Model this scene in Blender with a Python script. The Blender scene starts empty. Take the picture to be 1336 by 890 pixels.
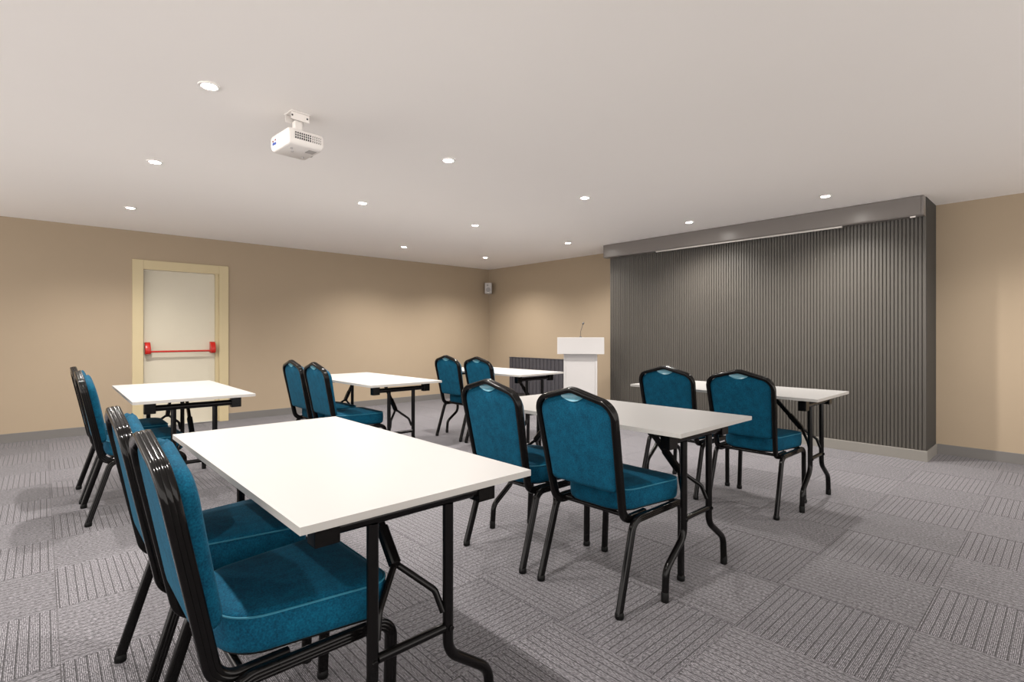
import bpy, bmesh, math, random
from mathutils import Vector, Matrix
random.seed(7)
R = math.radians
scene = bpy.context.scene
C = scene.collection

# ------------------------------------------------------------------ camera
XR, YB, HC = 6.4388, 7.6984, 2.4154        # right wall plane, left wall plane, ceiling height
cam_d = bpy.data.cameras.new('camera')
cam = bpy.data.objects.new('camera', cam_d)
C.objects.link(cam)
cam.location = (0, 0, 1.1572)
cam.rotation_euler = (R(90), 0, R(47.556 - 90))
cam_d.sensor_width = 36
cam_d.lens = 671.97 / 1336 * 36
cam_d.shift_y = -(445 - 436.5) / 1336
cam_d.clip_start = 0.05
scene.camera = cam

# ------------------------------------------------------------------ world and exposure
w = bpy.data.worlds.new('world')
scene.world = w
w.use_nodes = True
w.node_tree.nodes['Background'].inputs[0].default_value = (1.0, 0.94, 0.89, 1)
w.node_tree.nodes['Background'].inputs[1].default_value = 1.85
vs = scene.view_settings
vs.view_transform = 'Standard'
vs.look = 'None'
vs.gamma = 1
vs.use_curve_mapping = False
vs.exposure = 0.85
LAMP_W = 124.0

# ------------------------------------------------------------------ materials
def new_mat(name):
    m = bpy.data.materials.new(name)
    m.use_nodes = True
    nt = m.node_tree
    return m, nt, nt.nodes['Principled BSDF']

def rgba(c):
    return (c[0], c[1], c[2], 1)

def plain(name, col, rough=0.5, metal=0.0, var=0.06, scale=8.0, bump=0.0, bscale=200.0, coat=0.0, spec=0.5):
    """colour with a little procedural unevenness, optional fine bump"""
    m, nt, b = new_mat(name)
    N, L = nt.nodes, nt.links
    tc = N.new('ShaderNodeTexCoord')
    no = N.new('ShaderNodeTexNoise')
    no.inputs['Scale'].default_value = scale
    no.inputs['Detail'].default_value = 3
    L.new(tc.outputs['Object'], no.inputs['Vector'])
    mix = N.new('ShaderNodeMix'); mix.data_type = 'RGBA'
    mix.inputs[6].default_value = rgba([max(0, x * (1 - var)) for x in col])
    mix.inputs[7].default_value = rgba([min(1, x * (1 + var)) for x in col])
    L.new(no.outputs['Fac'], mix.inputs[0])
    L.new(mix.outputs[2], b.inputs['Base Color'])
    b.inputs['Roughness'].default_value = rough
    b.inputs['Metallic'].default_value = metal
    b.inputs['Coat Weight'].default_value = coat
    b.inputs['Specular IOR Level'].default_value = spec
    if bump > 0:
        n2 = N.new('ShaderNodeTexNoise')
        n2.inputs['Scale'].default_value = bscale
        L.new(tc.outputs['Object'], n2.inputs['Vector'])
        bp = N.new('ShaderNodeBump')
        bp.inputs['Strength'].default_value = bump
        bp.inputs['Distance'].default_value = 0.002
        L.new(n2.outputs['Fac'], bp.inputs['Height'])
        L.new(bp.outputs['Normal'], b.inputs['Normal'])
    return m

def emissive(name, col, strength):
    m, nt, b = new_mat(name)
    b.inputs['Base Color'].default_value = rgba(col)
    b.inputs['Emission Color'].default_value = rgba(col)
    b.inputs['Emission Strength'].default_value = strength
    return m

def fabric_mat():
    m, nt, b = new_mat('teal_fabric')
    N, L = nt.nodes, nt.links
    tc = N.new('ShaderNodeTexCoord')
    n1 = N.new('ShaderNodeTexNoise'); n1.inputs['Scale'].default_value = 210; n1.inputs['Detail'].default_value = 3
    n2 = N.new('ShaderNodeTexNoise'); n2.inputs['Scale'].default_value = 26; n2.inputs['Detail'].default_value = 4
    L.new(tc.outputs['Object'], n1.inputs['Vector']); L.new(tc.outputs['Object'], n2.inputs['Vector'])
    ad = N.new('ShaderNodeMath'); ad.operation = 'MULTIPLY_ADD'
    ad.inputs[1].default_value = 0.65
    L.new(n1.outputs['Fac'], ad.inputs[0])
    s2 = N.new('ShaderNodeMath'); s2.operation = 'MULTIPLY'; s2.inputs[1].default_value = 0.35
    L.new(n2.outputs['Fac'], s2.inputs[0]); L.new(s2.outputs[0], ad.inputs[2])
    rp = N.new('ShaderNodeValToRGB')
    rp.color_ramp.elements[0].position = 0.32; rp.color_ramp.elements[0].color = (0.0003, 0.023, 0.050, 1)
    rp.color_ramp.elements[1].position = 0.68; rp.color_ramp.elements[1].color = (0.0012, 0.076, 0.136, 1)
    L.new(ad.outputs[0], rp.inputs['Fac'])
    L.new(rp.outputs['Color'], b.inputs['Base Color'])
    b.inputs['Roughness'].default_value = 0.85
    b.inputs['Specular IOR Level'].default_value = 0.12
    b.inputs['Sheen Weight'].default_value = 0.03
    b.inputs['Sheen Roughness'].default_value = 0.45
    b.inputs['Sheen Tint'].default_value = (0.35, 0.75, 0.9, 1)
    bp = N.new('ShaderNodeBump'); bp.inputs['Strength'].default_value = 0.25; bp.inputs['Distance'].default_value = 0.001
    L.new(n1.outputs['Fac'], bp.inputs['Height']); L.new(bp.outputs['Normal'], b.inputs['Normal'])
    return m

def carpet_mat():
    """one carpet tile: fine ribs and darker lines running along the tile's own X axis"""
    m, nt, b = new_mat('ribbed_carpet')
    N, L = nt.nodes, nt.links
    tc = N.new('ShaderNodeTexCoord')
    sp = N.new('ShaderNodeSeparateXYZ'); L.new(tc.outputs['Object'], sp.inputs[0])
    def math_(op, a, bval=None, cval=None):
        n = N.new('ShaderNodeMath'); n.operation = op
        for i, v in enumerate((a, bval, cval)):
            if v is None: continue
            if isinstance(v, (int, float)): n.inputs[i].default_value = v
            else: L.new(v, n.inputs[i])
        return n.outputs[0]
    nz = N.new('ShaderNodeTexNoise'); nz.inputs['Scale'].default_value = 170; nz.inputs['Detail'].default_value = 3
    mp = N.new('ShaderNodeMapping'); mp.inputs['Scale'].default_value = (0.5, 1.6, 1)
    L.new(tc.outputs['Object'], mp.inputs['Vector']); L.new(mp.outputs[0], nz.inputs['Vector'])
    nb = N.new('ShaderNodeTexNoise'); nb.inputs['Scale'].default_value = 5
    geo = N.new('ShaderNodeNewGeometry')
    L.new(geo.outputs['Position'], nb.inputs['Vector'])
    wob = math_('MULTIPLY_ADD', nz.outputs['Fac'], 0.0008, sp.outputs['Y'])
    def line(period, width):
        fr = math_('FRACT', math_('DIVIDE', math_('ADD', wob, 10.0), period))
        d = math_('ABSOLUTE', math_('SUBTRACT', fr, 0.5))          # 0.5 at line, 0 between
        rp = N.new('ShaderNodeMapRange'); rp.interpolation_type = 'SMOOTHSTEP'
        L.new(d, rp.inputs[0])
        rp.inputs[1].default_value = 0.5 - width * 1.5; rp.inputs[2].default_value = 0.5 - width * 0.5
        rp.inputs[3].default_value = 0; rp.inputs[4].default_value = 1
        return rp.outputs[0]
    major = line(0.03103, 0.045)
    minor = line(0.00517, 0.24)
    oi = N.new('ShaderNodeObjectInfo')
    mott = N.new('ShaderNodeValToRGB')
    mott.color_ramp.elements[0].position = 0.36; mott.color_ramp.elements[0].color = (0.045, 0.043, 0.047, 1)
    mott.color_ramp.elements[1].position = 0.64; mott.color_ramp.elements[1].color = (0.275, 0.263, 0.286, 1)
    L.new(nz.outputs['Fac'], mott.inputs['Fac'])
    m1 = N.new('ShaderNodeMix'); m1.data_type = 'RGBA'; m1.blend_type = 'MULTIPLY'
    m1.inputs[7].default_value = (0.34, 0.335, 0.34, 1)
    L.new(minor, m1.inputs[0]); L.new(mott.outputs['Color'], m1.inputs[6])
    m2 = N.new('ShaderNodeMix'); m2.data_type = 'RGBA'; m2.blend_type = 'MULTIPLY'
    m2.inputs[7].default_value = (0.16, 0.155, 0.16, 1)
    L.new(major, m2.inputs[0]); L.new(m1.outputs[2], m2.inputs[6])
    val = math_('MULTIPLY_ADD', oi.outputs['Random'], 0.14, 0.88)
    val = math_('MULTIPLY_ADD', nb.outputs['Fac'], 0.10, val)
    m3 = N.new('ShaderNodeVectorMath'); m3.operation = 'SCALE'
    L.new(m2.outputs[2], m3.inputs[0]); L.new(val, m3.inputs['Scale'])
    L.new(m3.outputs[0], b.inputs['Base Color'])
    b.inputs['Roughness'].default_value = 0.95
    b.inputs['Specular IOR Level'].default_value = 0.1
    b.inputs['Sheen Weight'].default_value = 0.15
    hgt = math_('SUBTRACT', math_('MULTIPLY', nz.outputs['Fac'], 0.4), math_('MULTIPLY_ADD', major, 1.0, math_('MULTIPLY', minor, 0.5)))
    bp = N.new('ShaderNodeBump'); bp.inputs['Strength'].default_value = 0.5; bp.inputs['Distance'].default_value = 0.002
    L.new(hgt, bp.inputs['Height']); L.new(bp.outputs['Normal'], b.inputs['Normal'])
    return m

M = {}
M['carpet'] = carpet_mat()
M['underlay'] = plain('carpet_underlay', (0.14, 0.13, 0.13), 0.95)
M['ceiling'] = plain('ceiling_paint', (0.90, 0.875, 0.85), 0.9, var=0.01, scale=2)
M['wall'] = plain('beige_paint', (0.330, 0.260, 0.181), 0.75, var=0.025, scale=3, bump=0.08, bscale=350)
M['skirt'] = plain('grey_skirting', (0.137, 0.13, 0.124), 0.5, var=0.04)
M['skirt_panel'] = plain('warm_grey_skirting', (0.19, 0.18, 0.163), 0.45, var=0.04)
M['slat'] = plain('grey_slat', (0.058, 0.0525, 0.045), 0.42, var=0.05, scale=5)
M['slat_back'] = plain('dark_slat_backing', (0.028, 0.026, 0.023), 0.7)
M['housing'] = plain('grey_screen_case', (0.165, 0.15, 0.14), 0.3, var=0.03)
M['screen_bar'] = plain('pale_screen_bar', (0.55, 0.53, 0.50), 0.35, var=0.03)
M['fabric'] = fabric_mat()
M['piping'] = plain('teal_piping', (0.010, 0.125, 0.190), 0.7, var=0.15, scale=150)
M['frame'] = plain('gloss_black_frame', (0.003, 0.0027, 0.0027), 0.14, var=0.2, spec=0.20)
M['table_leg'] = plain('satin_black_steel', (0.003, 0.0027, 0.0027), 0.2, var=0.2, spec=0.18)
M['rubber'] = plain('black_rubber', (0.003, 0.003, 0.003), 0.5, var=0.2, spec=0.15)
M['top'] = plain('white_laminate', (0.325, 0.318, 0.312), 0.38, var=0.012, scale=4)
M['top_edge'] = plain('white_edge_band', (0.34, 0.33, 0.315), 0.45, var=0.02)
M['door_frame'] = plain('cream_door_frame', (0.48, 0.40, 0.24), 0.45, var=0.03)
M['door_leaf'] = plain('pale_door_leaf', (0.53, 0.49, 0.39), 0.5, var=0.02)
M['red'] = plain('red_push_bar', (0.42, 0.012, 0.006), 0.3, var=0.06)
M['white'] = plain('white_lectern', (0.47, 0.458, 0.455), 0.4, var=0.012)
M['white_plastic'] = plain('white_plastic', (0.80, 0.77, 0.74), 0.4, var=0.02)
M['grey_plastic'] = plain('grey_plastic', (0.42, 0.40, 0.39), 0.45, var=0.04)
M['mid_grey'] = plain('speaker_grille_grey', (0.24, 0.23, 0.225), 0.5, var=0.05)
M['grip'] = plain('lit_teal_grip', (0.055, 0.21, 0.285), 0.32, var=0.1, scale=80, spec=0.8)  # lighter than the fabric: light falling into the scoop is put into this colour
M['dark'] = plain('dark_plastic', (0.03, 0.03, 0.032), 0.5, var=0.1)
M['radiator'] = plain('charcoal_radiator', (0.048, 0.047, 0.056), 0.45, var=0.05)
M['blue'] = plain('blue_socket', (0.03, 0.08, 0.35), 0.4)
M['plum'] = plain('plum_socket', (0.22, 0.03, 0.06), 0.4)
M['steel'] = plain('brushed_steel', (0.5, 0.49, 0.47), 0.3, metal=1.0)
M['trim'] = plain('white_lamp_trim', (0.85, 0.83, 0.80), 0.4, var=0.01)
M['lamp'] = emissive('lamp_lens', (1.0, 0.95, 0.88), 115.0)
M['glass'] = plain('projector_lens', (0.02, 0.02, 0.03), 0.08, var=0.1)

# ------------------------------------------------------------------ mesh helpers
class MB:
    """collects vertices and faces for ONE mesh object"""
    def __init__(s): s.v = []; s.f = []; s.mi = []
    def add(s, verts, faces, mi=0):
        o = len(s.v); s.v += [tuple(p) for p in verts]
        s.f += [tuple(i + o for i in f) for f in faces]; s.mi += [mi] * len(faces)
        return s
    def box(s, x0, x1, y0, y1, z0, z1, mi=0):
        vs_ = [(x, y, z) for z in (z0, z1) for y in (y0, y1) for x in (x0, x1)]
        return s.add(vs_, [(0, 2, 3, 1), (4, 5, 7, 6), (0, 1, 5, 4), (2, 6, 7, 3), (0, 4, 6, 2), (1, 3, 7, 5)], mi)
    def lathe(s, prof, seg=24, axis='z', o=(0, 0, 0), mi=0, cap=True):
        vs_ = []; n = len(prof)
        for k in range(seg):
            a = 2 * math.pi * k / seg; ca, sa = math.cos(a), math.sin(a)
            for r, h in prof:
                p = (r * ca, r * sa, h) if axis == 'z' else ((h, r * ca, r * sa) if axis == 'x' else (r * sa, h, r * ca))
                vs_.append((p[0] + o[0], p[1] + o[1], p[2] + o[2]))
        fs = []
        for k in range(seg):
            k2 = (k + 1) % seg
            for i in range(n - 1):
                fs.append((k * n + i, k2 * n + i, k2 * n + i + 1, k * n + i + 1))
        if cap:
            fs.append(tuple(k * n for k in reversed(range(seg))))
            fs.append(tuple(k * n + n - 1 for k in range(seg)))
        return s.add(vs_, fs, mi)
    def sweep(s, pts, prof, up, cap=True, closed=False, mi=0):
        """sweep profile [(a,b)] along pts; a follows 'up' (made normal to the path), b the binormal; rotation-minimising"""
        pts = [Vector(p) for p in pts]; n = len(pts); k = len(prof)
        tang = []
        for i in range(n):
            if closed: t = pts[(i + 1) % n] - pts[i - 1]
            else: t = pts[min(i + 1, n - 1)] - pts[max(i - 1, 0)]
            tang.append(t.normalized())
        N0 = Vector(up); N0 = (N0 - tang[0] * N0.dot(tang[0])).normalized()
        vs_ = []; Nn = N0
        for i in range(n):
            if i:
                q = tang[i - 1].rotation_difference(tang[i]); Nn = q @ Nn
                Nn = (Nn - tang[i] * Nn.dot(tang[i])).normalized()
            B = tang[i].cross(Nn)
            # mitre: widen across sharp turns is negligible because corners are filleted
            for a, b in prof: vs_.append(pts[i] + Nn * a + B * b)
        fs = []
        for i in range(n if closed else n - 1):
            j = (i + 1) % n
            for q in range(k):
                q2 = (q + 1) % k
                fs.append((i * k + q, i * k + q2, j * k + q2, j * k + q))
        if cap and not closed:
            fs.append(tuple(reversed(range(k)))); fs.append(tuple((n - 1) * k + q for q in range(k)))
        return s.add(vs_, fs, mi)
    def mesh(s, name, mats, smooth=True, bevel=0.0, angle=40):
        me = bpy.data.meshes.new(name)
        me.from_pydata(s.v, [], s.f)
        mats = mats if isinstance(mats, (list, tuple)) else [mats]
        for m in mats: me.materials.append(M[m])
        me.polygons.foreach_set('material_index', s.mi)
        bm = bmesh.new(); bm.from_mesh(me)
        bmesh.ops.recalc_face_normals(bm, faces=bm.faces)
        if bevel > 0:
            es = [e for e in bm.edges if len(e.link_faces) == 2 and e.calc_face_angle(0) > R(50)]
            bmesh.ops.bevel(bm, geom=es, offset=bevel, segments=2, affect='EDGES', profile=0.6)
        for e in bm.edges:
            if len(e.link_faces) == 2 and e.calc_face_angle(0) > R(angle): e.smooth = False
        for f in bm.faces: f.smooth = smooth
        bm.to_mesh(me); bm.free(); me.update()
        return me
    def build(s, name, mats, parent=None, smooth=True, bevel=0.0, angle=40, loc=None):
        return link(name, s.mesh(name, mats, smooth, bevel, angle), parent, loc)

def link(name, me, parent=None, loc=None, rz=None):
    o = bpy.data.objects.new(name, me); C.objects.link(o)
    if parent is not None: o.parent = parent
    if loc is not None: o.location = loc
    if rz is not None: o.rotation_euler.z = rz
    return o

def tag(o, label=None, cat=None, group=None, kind=None):
    if label: o['label'] = label
    if cat: o['category'] = cat
    if group: o['group'] = group
    if kind: o['kind'] = kind
    return o

def thing(name, loc, rz=0.0, label=None, cat=None, group=None, kind=None):
    o = bpy.data.objects.new(name, None); C.objects.link(o)
    o.empty_display_size = 0.1
    o.location = loc; o.rotation_euler = (0, 0, rz)
    return tag(o, label, cat, group, kind)

def copy_tree(src, parent=None):
    c = src.copy(); C.objects.link(c)
    if parent is not None: c.parent = parent
    for ch in src.children: copy_tree(ch, c)
    return c

def fillet(pts, rads, seg=7):
    """polyline with rounded corners"""
    pts = [Vector(p) for p in pts]; out = [pts[0]]
    for i in range(1, len(pts) - 1):
        p, a, b = pts[i], pts[i - 1], pts[i + 1]; r = rads[i - 1] if isinstance(rads, (list, tuple)) else rads
        u = (a - p).normalized(); v = (b - p).normalized()
        ang = u.angle(v)
        if r <= 0 or ang > math.pi - 1e-3: out.append(p); continue
        d = min(r / math.tan(ang / 2), (a - p).length * 0.49, (b - p).length * 0.49)
        rr = d * math.tan(ang / 2)
        cen = p + (u + v).normalized() * (rr / math.sin(ang / 2))
        s0 = p + u * d - cen; s1 = p + v * d - cen
        tot = s0.angle(s1); ax = s0.cross(s1).normalized()
        for k in range(seg + 1):
            out.append(cen + Matrix.Rotation(tot * k / seg, 3, ax) @ s0)
    out.append(pts[-1])
    return out

def circ(r, n=12, r2=None):
    r2 = r2 or r
    return [(r * math.cos(2 * math.pi * i / n), r2 * math.sin(2 * math.pi * i / n)) for i in range(n)]

def fluted(wa, wb):
    """rounded oblong tube section, two shallow flutes on the outer (+a) and inner face; a half-size wa, b half-size wb"""
    p = []
    for a, b in [(1, -.62), (1.04, -.42), (.90, -.30), (1.04, -.18), (1.08, 0), (1.04, .18), (.90, .30), (1.04, .42), (1, .62), (.82, .9), (.45, 1), (-.45, 1), (-.82, .9), (-1, .62), (-1, -.62), (-.82, -.9), (-.45, -1), (.45, -1), (.82, -.9)]:
        p.append((a * wa, b * wb))
    return p

# ------------------------------------------------------------------ room shell
X0, Y0 = -3.2, -3.0                              # how far the room goes on behind the camera
def struct(o): return tag(o, kind='structure')
floor = struct(MB().box(X0, XR + .2, Y0, YB + .2, -.12, -.004).build('floor', 'underlay', smooth=False))
struct(MB().box(X0, XR + .2, Y0, YB + .2, HC, HC + .15).build('ceiling', 'ceiling', smooth=False))
DX0, DX1, DZ = 0.905, 1.765, 1.965               # door opening in the left wall
wl = MB().box(X0, DX0, YB, YB + .18, -.02, HC).box(DX1, XR, YB, YB + .18, -.02, HC).box(DX0, DX1, YB, YB + .18, DZ, HC)
struct(wl.build('wall_left', 'wall', smooth=False))
struct(MB().box(XR, XR + .18, Y0, YB + .18, -.02, HC).build('wall_right', 'wall', smooth=False))
def skirting(name, x0, x1, y0, y1, mat='skirt', z=.096):
    return struct(MB().box(x0, x1, y0, y1, -.004, z).build(name, mat, smooth=False, bevel=.003))
skirting('baseboard_left', X0, .812, YB - .016, YB - .0005)
skirting('baseboard_back', 1.862, XR - .017, YB - .016, YB - .0005)
skirting('baseboard_right', XR - .016, XR - .0005, 4.40, YB - .0005)
skirting('baseboard_front', XR - .016, XR - .0005, Y0, .905)

# carpet tiles, quarter-turned, each a part of the floor
T = 0.4965; TX, TY = .05, .42
tile_cache = {}
def tile_mesh(x0, x1, y0, y1):
    key = tuple(round(v, 3) for v in (x0, x1, y0, y1))
    if key not in tile_cache:
        g = .0006; e = .0012
        vs_ = [(x0 + g, y0 + g, -.004), (x1 - g, y0 + g, -.004), (x1 - g, y1 - g, -.004), (x0 + g, y1 - g, -.004),
               (x0 + g, y0 + g, -e), (x1 - g, y0 + g, -e), (x1 - g, y1 - g, -e), (x0 + g, y1 - g, -e),
               (x0 + g + e, y0 + g + e, 0), (x1 - g - e, y0 + g + e, 0), (x1 - g - e, y1 - g - e, 0), (x0 + g + e, y1 - g - e, 0)]
        fs = []
        for a in (0, 4):
            for k in range(4): fs.append((a + k, a + (k + 1) % 4, a + 4 + (k + 1) % 4, a + 4 + k))
        fs.append((8, 9, 10, 11))
        tile_cache[key] = MB().add(vs_, fs).mesh('carpet_tile', 'carpet', smooth=False)
    return tile_cache[key]
for i in range(-3, 13):
    for j in range(-1, 15):
        cx, cy = TX + (i + .5) * T, TY + (j + .5) * T
        lx1 = min(T / 2, XR - cx); ly1 = min(T / 2, YB - cy)
        if (i + j) % 2 == 0: link('carpet_tile', tile_mesh(-T / 2, lx1, -T / 2, ly1), floor, (cx, cy, 0))
        else: link('carpet_tile', tile_mesh(-T / 2, ly1, -lx1, T / 2), floor, (cx, cy, 0), R(90))

# fire door in the left wall
door = struct(thing('door_1', ((DX0 + DX1) / 2, YB, 0)))
dx = (DX0 + DX1) / 2
def dbox(mb, x0, x1, y0, y1, z0, z1): return mb.box(x0 - dx, x1 - dx, y0, y1, z0, z1)
for nm, a in (('door_jamb', (.814, .924, -.018, .10, 0, 2.071)), ('door_jamb', (1.752, 1.862, -.018, .10, 0, 2.071))):
    dbox(MB(), *a).build(nm, 'door_frame', door, smooth=False, bevel=.003)
dbox(MB(), .9245, 1.7515, -.016, .10, 1.957, 2.070).build('door_head', 'door_frame', door, smooth=False, bevel=.003)
dbox(MB(), 1.712, 1.7515, .022, .085, .004, 1.9565).build('door_stop', 'door_frame', door, smooth=False, bevel=.002)
leaf = dbox(MB(), .926, 1.711, .05, .095, .010, 1.952).build('door_leaf', 'door_leaf', door, smooth=False, bevel=.002)
dbox(MB(), .9245, 1.7515, .03, .10, 0, .006).build('threshold', 'steel', door, smooth=False)
pb = tag(thing('push_bar', (0, 0, 0)), label='red push bar across the door leaf'); pb.parent = door
for x0, x1 in ((.940, .995), (1.648, 1.703)):
    m = MB(); yy0, yy1 = -.050, .050
    prof = [(yy1, .915), (yy0 + .015, .915), (yy0, .935), (yy0, .985), (yy0 + .03, 1.045), (yy0 + .06, 1.062), (yy1, 1.062)]
    n = len(prof)
    vs_ = [(x - dx, y, z) for x in (x0, x1) for y, z in prof]
    m.add(vs_, [tuple(range(n)), tuple(reversed(range(n, 2 * n)))] + [(k, (k + 1) % n, n + (k + 1) % n, n + k) for k in range(n)])
    m.build('bracket', 'red', pb, bevel=.004)
MB().sweep([(.99 - dx, -.035, .945), (1.653 - dx, -.035, .945)], circ(.0115, 14), (0, 0, 1)).build('bar', 'red', pb)

# ------------------------------------------------------------------ slatted panel, screen case
PX, PY0, PY1 = 5.945, .915, 4.447
panel = thing('slatted_panel', (PX, (PY0 + PY1) / 2, 0), 0, 'tall grey panel of narrow vertical slats standing out from the beige wall', 'wall panel')
pm = (PY0 + PY1) / 2
MB().box(.014, XR - PX - .001, PY0 - pm, PY1 - pm, 0, HC - .001).build('backing', 'slat_back', panel, smooth=False)
NS = 118; pitch = (PY1 - PY0) / NS
sm = MB()
hw = pitch * .42
prof = [(.014, -hw), (.004, -hw), (0, -hw + .004), (0, hw - .004), (.004, hw), (.014, hw)]
k = len(prof)
sm.add([(x, y, z) for z in (.096, HC - .002) for x, y in prof], [tuple(range(k)), tuple(reversed(range(k, 2 * k)))] + [(q, q + 1, k + q + 1, k + q) for q in range(k - 1)])
slat_me = sm.mesh('slat', 'slat', smooth=False)
for q in range(NS): link('slat', slat_me, panel, (0, PY0 - pm + (q + .5) * pitch, 0))
MB().box(-.018, .013, PY0 - pm - .012, PY1 - pm + .004, -.004, .095).build('baseboard', 'skirt_panel', panel, smooth=False, bevel=.003)
MB().box(.014, XR - PX - .017, PY0 - pm - .012, PY0 - pm - .0005, -.004, .095).build('baseboard', 'skirt_panel', panel, smooth=False, bevel=.003)

case = thing('projection_screen_case', (5.895, 2.70, 2.235), 0, 'long grey projection screen case fixed under the ceiling above the slatted panel', 'projection screen')
HX0, HX1, HY0, HY1, HZ0, HZ1 = -.045, .048, .918 - 2.70, 4.487 - 2.70, 0, HC - .003 - 2.235
m = MB()
prof = [(HX1, HZ0), (HX0 + .008, HZ0), (HX0, HZ0 + .012), (HX0, HZ1 - .004), (HX0 + .004, HZ1), (HX1, HZ1)]
k = len(prof)
m.add([(x, y, z) for y in (HY0 + .02, HY1 - .02) for x, z in prof], [tuple(range(k)), tuple(reversed(range(k, 2 * k)))] + [(q, (q + 1) % k, k + (q + 1) % k, k + q) for q in range(k)])
m.build('case', 'housing', case, smooth=False)
for ya, yb_ in ((HY0, HY0 + .0195), (HY1 - .0195, HY1)):
    MB().box(HX0 - .003, HX1, ya, yb_, HZ0 - .002, HZ1).build('end_cap', 'housing', case, smooth=False, bevel=.004)
MB().box(-.034, -.010, 1.56 - 2.70, 3.66 - 2.70, -.016, -.001).build('screen_bar', 'screen_bar', case, smooth=False, bevel=.003)
MB().box(-.040, -.022, HY0 + .06, HY0 + .10, -.012, -.001).build('sensor', 'white_plastic', case, smooth=False, bevel=.002)

# ------------------------------------------------------------------ folding table
TL, TW, TZ = 1.378, 0.686, .75
def make_table():
    t = thing('folding_table', (0, 0, 0))
    top = MB().box(-TW / 2, TW / 2, -TL / 2, TL / 2, TZ - .018, TZ)
    for fi in range(len(top.f)): top.mi[fi] = 1
    top.mi[1] = 0
    top.build('tabletop', ['top', 'top_edge'], t, smooth=False)
    for s in (-1, 1):                                   # the two folding leg sets
        ye = s * (TL / 2 - .112)                         # plane of the leg set
        for q in (-1, 1):
            b = MB().box(q * .245 - .031, q * .245 + .031, ye - .024, ye + .024, TZ - .092, TZ - .0185)
            b.build('bracket', 'table_leg', t, smooth=False, bevel=.003)
            MB().box(q * .245 - .040, q * .245 + .040, ye - .045, ye + .036, TZ - .0225, TZ - .0182).build('bracket_plate', 'table_leg', t, smooth=False)
        MB().sweep([(-.2135, ye, .690), (.2135, ye, .690)], circ(.019, 14), (0, 0, 1)).build('cross_bar', 'table_leg', t)
        for q in (-1, 1):
            path = fillet([(q * .118, ye, .674), (q * .118, ye, .245), (q * .268, ye, .135), (q * .277, ye, .012)], [.075, .075], 8)
            lg = MB().sweep(path, circ(.0155, 14), (0, 1, 0)).build('leg', 'table_leg', t)
            MB().lathe([(.0165, 0), (.0172, .003), (.0168, .040), (.0157, .042)], 14, o=(q * .277, ye, 0)).build('foot_cap', 'rubber', lg)
            MB().lathe([(.005, -.004), (.008, -.003), (.008, .003), (.004, .005)], 10, axis='y', o=(q * .118, ye + s * .0165, .32)).build('bolt', 'table_leg', lg)
        MB().sweep([(-.104, ye, .32), (.104, ye, .32)], circ(.0125, 12), (0, 0, 1)).build('stretcher', 'table_leg', t)
        i = -s                                           # towards the table's middle
        br = MB().sweep([(0, ye + i * .300, .7305), (0, ye + i * .085, .495)], [(a * .009, b * .012) for a, b in [(1, 1), (-1, 1), (-1, -1), (1, -1)]], (1, 0, 0))
        br = br.build('brace', 'table_leg', t, smooth=False)
        MB().sweep([(0, ye + i * .168, .586), (0, ye + i * .092, .503)], [(a * .0145, b * .0165) for a, b in [(1, .7), (.7, 1), (-.7, 1), (-1, .7), (-1, -.7), (-.7, -1), (.7, -1), (1, -.7)]], (1, 0, 0)).build('lock_sleeve', 'table_leg', br, smooth=False)
        MB().box(-.03, .03, ye + i * .300 - .02, ye + i * .300 + .02, TZ - .0225, TZ - .0182).build('brace_plate', 'table_leg', br, smooth=False)
        for q in (-1, 1):
            path = fillet([(q * .004, ye + i * .09, .502), (q * .088, ye + i * .022, .425), (q * .103, ye + i * .004, .365)], [.03], 5)
            MB().sweep(path, circ(.0095, 10), (0, 0, 1)).build('brace_fork', 'table_leg', t)
    return t

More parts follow.
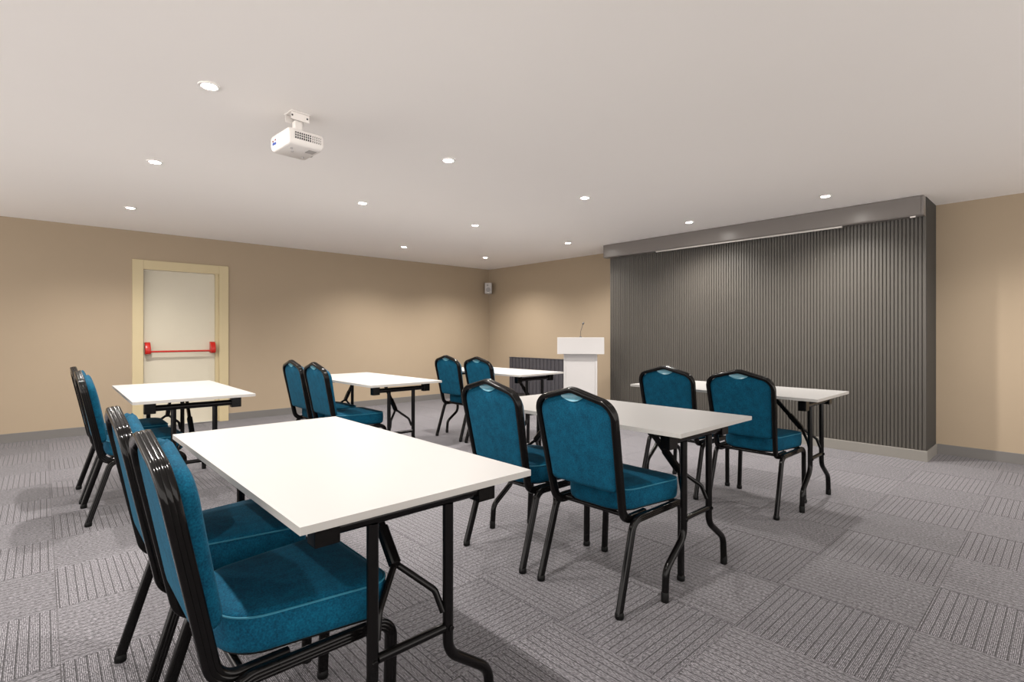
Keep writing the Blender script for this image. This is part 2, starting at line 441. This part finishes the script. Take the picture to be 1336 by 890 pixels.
# ------------------------------------------------------------------ banquet chair (faces +X, origin on the floor between the rear feet)
def lean(z): return .053 - .18 * (z - .43)
def make_chair():
    t = thing('banquet_chair', (0, 0, 0))
    # back frame: one bent fluted tube
    cp = [(.235, -.188, .371), (lean(.376) + .012, -.190, .371), (lean(.862), -.2145, .864), (lean(.922), 0, .919)]
    full = cp + [(x, -y, z) for x, y, z in reversed(cp[:-1])]
    path = fillet(full, [.062, .075, .075, .075, .062], 9)
    MB().sweep(path, fluted(.0122, .0185), (0, -1, 0)).build('back_frame', 'frame', t, angle=60)
    # backrest upholstery
    oc = [(0, .488), (-.180, .488), (-.2035, .853), (0, .908), (.2035, .853), (.180, .488), (0, .488)]
    o2 = fillet([(0, y, z) for y, z in oc], [.022, .068, .07, .068, .022], 10)[:-1]
    pts = []
    for a in range(len(o2)):
        p, q = o2[a], o2[(a + 1) % len(o2)]
        n = max(1, int((q - p).length / .022))
        for s in range(n): pts.append(p.lerp(q, s / n))
    n = len(pts); cy, cz = 0.0, .675
    def ring(scale, off, notch=None, inset=0.0):
        r_ = []
        for p in pts:
            y, z = p.y, p.z
            d = math.hypot(y, z - cz)
            sc = max(0.0, (d - inset) / d) * scale
            y, z = y * sc, cz + (z - cz) * sc
            if notch is not None and abs(y) < .070 and z > .8: z = min(z, notch + (.887 - .864) * (y / .062) ** 2)
            # offset is perpendicular to the leaning plane
            r_.append((lean(z) + off, y, z))
        return r_
    rings = [ring(.02, -.0065), ring(.5, -.0065), ring(.90, -.0055, .862), ring(.972, -.004, .864), ring(1.0, .0005, .867),
             ring(1.0, .012, .875), ring(1.012, .022, .884), ring(1.014, .034, .893), ring(1.0, .046, inset=.003), ring(1.0, .054, inset=.012),
             ring(1.0, .059, inset=.028), ring(1.0, .062, inset=.055), ring(.5, .067), ring(.02, .068)]
    b = MB(); vs_ = [p for r_ in rings for p in r_]; fs = []
    for i in range(len(rings) - 1):
        for j in range(n):
            j2 = (j + 1) % n
            fs.append((i * n + j, i * n + j2, (i + 1) * n + j2, (i + 1) * n + j))
    fs.append(tuple(reversed(range(n)))); fs.append(tuple((len(rings) - 1) * n + j for j in range(n)))
    b.add(vs_, fs).build('backrest', 'fabric', t, angle=70)
    # hand grip: scooped lip under the frame top, open to the rear, caught light painted in
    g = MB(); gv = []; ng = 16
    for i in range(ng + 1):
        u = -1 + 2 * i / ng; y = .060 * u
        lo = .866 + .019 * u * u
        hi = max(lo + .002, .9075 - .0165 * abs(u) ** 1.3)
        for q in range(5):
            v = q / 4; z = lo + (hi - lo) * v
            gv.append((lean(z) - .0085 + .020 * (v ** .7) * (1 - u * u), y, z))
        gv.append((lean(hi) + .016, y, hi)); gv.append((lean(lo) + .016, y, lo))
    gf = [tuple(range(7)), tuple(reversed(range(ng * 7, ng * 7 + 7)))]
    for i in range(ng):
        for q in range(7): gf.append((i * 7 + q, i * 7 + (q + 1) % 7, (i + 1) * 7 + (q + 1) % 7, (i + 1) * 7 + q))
    g.add(gv, gf).build('hand_grip', 'grip', t, angle=50)['label'] = 'teal hand grip with caught light painted into its colour'
    # seat cushion
    so = [(.300, .198), (.098, .164), (.098, -.164), (.505, -.2255), (.505, .2255), (.300, .198)]
    s2 = fillet([(x, y, 0) for x, y in so], [.115, .115, .06, .06], 9)[:-1]
    sp_ = []
    for a in range(len(s2)):
        p, q = s2[a], s2[(a + 1) % len(s2)]
        m_ = max(1, int((q - p).length / .03))
        for s in range(m_): sp_.append(p.lerp(q, s / m_))
    n2 = len(sp_); c0 = Vector((.31, 0, 0))
    def sring(inset, z, scale=1.0):
        r_ = []
        for p in sp_:
            d = p - c0; L_ = d.length
            q = c0 + d * ((L_ - inset) / L_) * scale
            r_.append((q.x, q.y, z))
        return r_
    rings = [sring(.03, .3935), sring(.006, .394), sring(.0005, .399), sring(-.003, .415), sring(-.004, .440), sring(-.003, .465), sring(.001, .480), sring(.007, .4865),
             sring(.025, .490), sring(.06, .493), sring(.0, .4965, .5), sring(0, .498, .02)]
    b = MB(); vs_ = [p for r_ in rings for p in r_]; fs = []
    for i in range(len(rings) - 1):
        for j in range(n2):
            j2 = (j + 1) % n2
            fs.append((i * n2 + j, i * n2 + j2, (i + 1) * n2 + j2, (i + 1) * n2 + j))
    fs.append(tuple(reversed(range(n2)))); fs.append(tuple((len(rings) - 1) * n2 + j for j in range(n2)))
    seat = b.add(vs_, fs).build('seat', 'fabric', t, angle=70)
    MB().sweep(sring(-.0005, .4815), circ(.0028, 6), (0, 0, 1), closed=True).build('piping', 'piping', seat)
    MB().add([(p[0], p[1], z) for z in (.3865, .393) for p in sring(.012, 0)],
             [tuple(reversed(range(n2))), tuple(range(n2, 2 * n2))] + [(j, (j + 1) % n2, n2 + (j + 1) % n2, n2 + j) for j in range(n2)]).build('seat_base', 'rubber', t, smooth=False)
    # legs and side rails
    lp = fluted(.0118, .0160)
    for q in (-1, 1):
        y = q * .2225
        rp = fillet([(0, y, .012), (.112, q * .2165, .372), (.20, q * .2165, .372)], [.06], 8)
        lg = MB().sweep(rp, lp, (0, q, 0)).build('leg', 'frame', t, angle=60)
        MB().lathe([(.016, 0), (.0185, .003), (.0185, .020), (.016, .026)], 14, o=(.003, y, 0)).build('foot_cap', 'rubber', lg)
        fp = fillet([(.488, y, .012), (.500, q * .2165, .372), (.405, q * .2165, .372)], [.055], 8)
        lg = MB().sweep(fp, lp, (0, q, 0)).build('leg', 'frame', t, angle=60)
        MB().lathe([(.016, 0), (.0185, .003), (.0185, .020), (.016, .026)], 14, o=(.488, y, 0)).build('foot_cap', 'rubber', lg)
        MB().sweep([(.2005, q * .2165, .372), (.4045, q * .2165, .372)], lp, (0, q, 0)).build('side_rail', 'frame', t, angle=60)
    for x in (.13, .47):
        MB().sweep([(x, -.204, .374), (x, .204, .374)], circ(.010, 10), (0, 0, 1)).build('cross_rail', 'frame', t)
    return t

tables = {  # name: x, y, rotation in degrees, label
 'A': (.755, 4.501, -.6, 'white folding table standing in front of the cream fire door'),
 'B': (.742, 1.793, .3, 'white folding table farthest from the slatted panel in the row away from the fire door'),
 'C': (2.266, 4.467, .8, 'white folding table between the door table and the lectern table'),
 'D': (3.834, 4.437, 2.0, 'white folding table in front of the dark radiator beside the lectern'),
 'E': (2.271, 1.776, 0.0, 'white folding table in the middle of the row that ends at the slatted panel'),
 'F': (3.922, 1.779, .7, 'white folding table standing nearest to the grey slatted panel'),
}
proto = make_table()
first = True
for kx, (x, y, a, lab) in tables.items():
    o = proto if first else copy_tree(proto); first = False
    o.location = (x, y, 0); o.rotation_euler.z = R(a)
    tag(o, lab, 'table', 'white folding tables')

chairs = [  # x of rear feet, y of centre, turn, label
 (.205, 4.805, 0, 'teal banquet chair at the fire door table, on its side nearer the door'),
 (.207, 4.235, 0, 'teal banquet chair at the fire door table, on its side away from the door'),
 (.205, 2.060, 0, 'teal banquet chair at the table farthest from the slatted panel, nearer the door wall'),
 (.214, 1.492, 0, 'teal banquet chair at the table farthest from the slatted panel, away from the door wall'),
 (1.700, 4.775, 0, 'teal banquet chair at the table between door and lectern tables, nearer the beige door wall'),
 (1.700, 4.255, 0, 'teal banquet chair at the table between door and lectern tables, away from the door wall'),
 (3.340, 4.700, 0, 'teal banquet chair at the radiator table, nearer the beige door wall'),
 (3.348, 4.165, 0, 'teal banquet chair at the radiator table, away from the door wall'),
 (1.722, 2.032, 0, 'teal banquet chair at the middle table of the panel row, nearer the door wall'),
 (1.735, 1.475, 0, 'teal banquet chair at the middle table of the panel row, away from the door wall'),
 (3.390, 2.020, 0, 'teal banquet chair at the table nearest the slatted panel, on the lectern side'),
 (3.388, 1.482, 0, 'teal banquet chair at the table nearest the slatted panel, away from the lectern'),
]
proto = make_chair()
for i, (x, y, a, lab) in enumerate(chairs):
    o = proto if i == 0 else copy_tree(proto)
    o.location = (x, y, 0); o.rotation_euler.z = R(a)
    tag(o, lab, 'chair', 'teal banquet chairs')

# ------------------------------------------------------------------ lectern and microphone
lec = thing('lectern', (5.50, 4.62, 0), R(222), 'white box lectern with a wider top standing by the slatted panel', 'lectern')
# local +X is the front face
MB().box(-.19, .19, -.255, .255, 0, .05).build('base', 'white', lec, smooth=False, bevel=.004)
MB().box(-.16, .150, -.225, .225, .0505, .893).build('column', 'white', lec, smooth=False, bevel=.003)
for y0, y1 in ((-.225, -.197), (.197, .225)):
    MB().box(.1505, .162, y0, y1, .0505, .893).build('front_strip', 'white', lec, smooth=False, bevel=.002)
MB().box(.1505, .156, -.1965, .1965, .0505, .893).build('front_panel', 'white', lec, smooth=False, bevel=.002)
m = MB()   # head: box with a sloping reading surface
prof = [(-.21, .8935), (.23, .8935), (.23, 1.118), (.16, 1.118), (-.21, 1.06)]
k = len(prof)
m.add([(x, y, z) for y in (-.312, .312) for x, z in prof], [tuple(range(k)), tuple(reversed(range(k, 2 * k)))] + [(q, (q + 1) % k, k + (q + 1) % k, k + q) for q in range(k)])
m.build('head', 'white', lec, smooth=False, bevel=.003)
mic = thing('microphone', tuple(Vector((5.50, 4.62, 1.1185)) + Matrix.Rotation(R(222), 3, 'Z') @ Vector((.19, .0, 0))), R(222), 'thin black gooseneck microphone rising from the white lectern', 'microphone')
MB().lathe([(.018, 0), (.018, .006), (.010, .012)], 16).build('base', 'dark', mic)
MB().sweep(fillet([(0, 0, .010), (0, .002, .08), (-.01, .020, .135), (-.03, .034, .178)], [.05, .05], 6), circ(.0035, 8), (0, 1, 0)).build('gooseneck', 'dark', mic)
cap = MB().lathe([(.004, -.018), (.011, -.014), (.0135, 0), (.011, .012), (.004, .017)], 14).build('capsule', 'dark', mic, loc=(-.034, .037, .190))
cap.rotation_euler = (R(-30), R(-35), 0)

# ------------------------------------------------------------------ radiator on the right wall
rad = thing('radiator', (6.37, 6.29, 0), 0, 'low dark grey ribbed radiator on the beige wall behind the lectern', 'radiator')
RY0, RY1 = 5.53 - 6.29, 7.016 - 6.29
MB().box(.0, .045, RY0, RY1, .10, .735).build('body', 'dark', rad, smooth=False)
MB().box(-.03, .046, RY0 - .004, RY1 + .004, .7355, .747).build('top_cover', 'radiator', rad, smooth=False, bevel=.002)
NR = 17; rp_ = (RY1 - RY0) / NR
rm = MB().box(-.024, -.0005, -rp_ * .44, rp_ * .44, .105, .7345).mesh('fin', 'radiator', smooth=False, bevel=.006)
for q in range(NR): link('fin', rm, rad, (0, RY0 + (q + .5) * rp_, 0))
for y in (RY0 + .15, RY1 - .15):
    MB().box(.0, .03, y - .015, y + .015, 0, .0995).build('foot', 'radiator', rad, smooth=False)
    MB().box(.0455, .068, y - .02, y + .02, .5, .56).build('wall_bracket', 'dark', rad, smooth=False)

# ------------------------------------------------------------------ wall speaker in the corner
sk = thing('wall_speaker', (6.30, 7.555, 1.935), R(225), 'small pale grey loudspeaker high in the corner of the beige walls', 'speaker')
MB().box(-.06, .05, -.066, .066, 0, .205).build('body', 'grey_plastic', sk, bevel=.012)
MB().box(.0505, .056, -.058, .058, .012, .193).build('front_plate', 'grey_plastic', sk, bevel=.006)
MB().lathe([(.042, .0565), (.046, .059), (.040, .061), (.012, .058)], 20, axis='x', o=(0, 0, .07)).build('cone', 'mid_grey', sk)
MB().lathe([(.016, .0565), (.019, .059), (.014, .061), (.004, .060)], 16, axis='x', o=(0, -.012, .155)).build('tweeter', 'mid_grey', sk)
MB().box(.056, .060, -.012, .012, .014, .026).build('badge', 'white_plastic', sk, smooth=False)
MB().box(-.1305, -.0605, -.012, .012, .08, .12).build('wall_arm', 'dark', sk, bevel=.003)
MB().box(-.020, .02, -.010, .010, -.012, -.0005).build('knob', 'grey_plastic', sk, bevel=.003)

# ------------------------------------------------------------------ ceiling projector
pj = thing('ceiling_projector', (1.082, 3.004, HC), R(4.5), 'white projector hanging from a short bracket under the ceiling', 'projector')
zb, zt = 2.200 - HC, 2.289 - HC
def rrect(hx, hy, r, n=5):
    o = []
    for sx, sy, a0 in ((1, 1, 0), (-1, 1, 90), (-1, -1, 180), (1, -1, 270)):
        for q in range(n + 1):
            a = R(a0 + 90 * q / n); o.append((sx * (hx - r) + r * math.cos(a), sy * (hy - r) + r * math.sin(a)))
    return o
m = MB(); rr = []
for hx, hy, z in ((.090, .107, zb), (.098, .115, zb + .010), (.103, .120, zb + .028), (.103, .120, zt - .016), (.099, .116, zt - .004), (.090, .107, zt)):
    rr.append([(x, y, z) for x, y in rrect(hx, hy, .014)])
n = len(rr[0])
m.add([p for q in rr for p in q], [tuple(reversed(range(n)))] + [tuple(range((len(rr) - 1) * n, len(rr) * n))] +
      [(i * n + j, i * n + (j + 1) % n, (i + 1) * n + (j + 1) % n, (i + 1) * n + j) for i in range(len(rr) - 1) for j in range(n)])
body = m.build('body', 'white_plastic', pj, angle=50)
vent = MB().box(-.070, .082, -.1215, -.1203, zb + .033, zb + .070).build('vent', 'dark', pj, smooth=False)
for q in range(13):
    x = -.070 + q * .0118
    wide = .0030 if q < 8 else .0065
    MB().box(x, x + wide, -.1235, -.1216, zb + .033, zb + .070).build('vent_slat', 'white_plastic', vent, smooth=False)
for q in range(2):
    z = zb + .044 + q * .013
    MB().box(-.070, .082, -.1230, -.1216, z, z + .003).build('vent_slat', 'white_plastic', vent, smooth=False)
for nm, mat, y, z, r_ in (('socket', 'blue', .070, zb + .036, .011), ('socket', 'plum', .078, zb + .052, .006), ('socket', 'plum', .045, zb + .054, .006), ('socket', 'blue', .045, zb + .034, .010)):
    MB().box(-.1065, -.1035, y - r_, y + r_, z - r_ * .6, z + r_ * .6).build(nm, mat, pj, smooth=False, bevel=.001)
MB().lathe([(.034, .1035), (.034, .112), (.028, .112), (.024, .106)], 22, axis='x', o=(0, .055, zb + .045)).build('lens_ring', 'grey_plastic', pj)
MB().lathe([(.0235, .1045), (.020, .109), (.010, .112), (.002, .113)], 20, axis='x', o=(0, .055, zb + .045)).build('lens', 'glass', pj)
MB().box(.030, .075, -.085, -.030, zb - .002, zb - .0003).build('bottom_grille', 'grey_plastic', pj, smooth=False)
for x, y in ((-.055, -.05), (-.03, -.005), (.06, .06)):
    MB().lathe([(.007, -.006), (.008, -.0005)], 12, o=(x, y, zb)).build('foot', 'grey_plastic', pj)
MB().box(-.055, .055, -.05, .05, -.006, -.0006).build('ceiling_plate', 'white_plastic', pj, smooth=False, bevel=.002)
for y in (-.040, .036):
    MB().box(-.052, .052, y, y + .004, -.047, -.0065).build('bracket_side', 'white_plastic', pj, smooth=False)
MB().lathe([(.010, -.0365), (.010, .0355)], 12, axis='y', o=(0, 0, -.033)).build('pivot', 'grey_plastic', pj)
MB().box(-.021, .021, -.020, .020, zt + .0105, -.0435).build('neck', 'white_plastic', pj, smooth=False, bevel=.003)
MB().box(-.06, .06, -.06, .06, zt + .0005, zt + .010).build('top_plate', 'grey_plastic', pj, smooth=False, bevel=.002)
for x, y in ((-.046, -.044), (.040, -.044)):
    MB().lathe([(.004, -.003), (.0055, 0)], 10, axis='y', o=(x, y + .003, -.026)).build('screw', 'dark', pj)

# ------------------------------------------------------------------ recessed downlights
def downlight(x, y, label, power=1.0):
    t = thing('downlight', (x, y, HC), 0, label, 'ceiling light', 'recessed ceiling downlights')
    MB().lathe([(.0345, -.0005), (.0345, -.004), (.040, -.007), (.050, -.0055), (.052, -.0005)], 28, cap=False).build('trim_ring', 'trim', t)
    MB().lathe([(.0005, -.0022), (.0340, -.0022)], 24, cap=False).build('lens', 'lamp', t)
    ld = bpy.data.lights.new('downlight_lamp', 'SPOT')
    ld.energy = LAMP_W * power; ld.color = (1.0, 0.945, 0.885)
    ld.shadow_soft_size = .028; ld.spot_size = R(142); ld.spot_blend = 1.0
    lo = bpy.data.objects.new('lamp', ld); C.objects.link(lo)
    lo.parent = t; lo.location = (0, 0, -.035)
    return t
DIM = {(2.169, 3.052): .5, (3.690, 3.043): .85, (-.920, 1.480): .4, (-.920, 2.980): .2, (-.920, 4.560): .25, (.630, 1.480): .8, (.628, 2.956): .7, (.612, 4.521): .85, (5.264, .020): .6, (5.341, 4.701): .8}      # lamps dimmed over the aisle
for x, y, lab in [
    (.628, 2.956, 'round recessed downlight beside the hanging projector'),
    (.612, 4.521, 'round recessed downlight above the table at the fire door'),
    (.654, 6.324, 'round recessed downlight in the ceiling nearest the fire door'),
    (2.169, 3.052, 'round recessed downlight over the aisle, next one past the projector'),
    (2.271, 4.603, 'round recessed downlight above the table between door and lectern tables'),
    (3.839, 6.494, 'round recessed downlight by the plain beige wall between door and corner'),
    (3.691, 4.664, 'round recessed downlight above the table in front of the radiator'),
    (5.353, 6.502, 'round recessed downlight nearest the corner loudspeaker'),
    (3.690, 3.043, 'round recessed downlight over the aisle, second one past the projector'),
    (5.341, 4.701, 'round recessed downlight in the ceiling above the lectern'),
    (5.358, 2.919, 'round recessed downlight facing the middle of the screen case'),
    (5.264, 1.532, 'round recessed downlight at the end of the screen case away from the lectern'),
    (.630, 1.480, 'round recessed downlight above the table farthest from the slatted panel'),
    (-.920, 2.980, 'round recessed downlight away from the slatted panel, level with the projector'),
    (-.920, 1.480, 'round recessed downlight away from the slatted panel, one row before the projector'),
    (-.920, 4.560, 'round recessed downlight away from the slatted panel, level with the door table'),
    (5.264, .020, 'round recessed downlight by the beige wall past the screen case end'),
]: downlight(x, y, lab, DIM.get((x, y), 1.0))
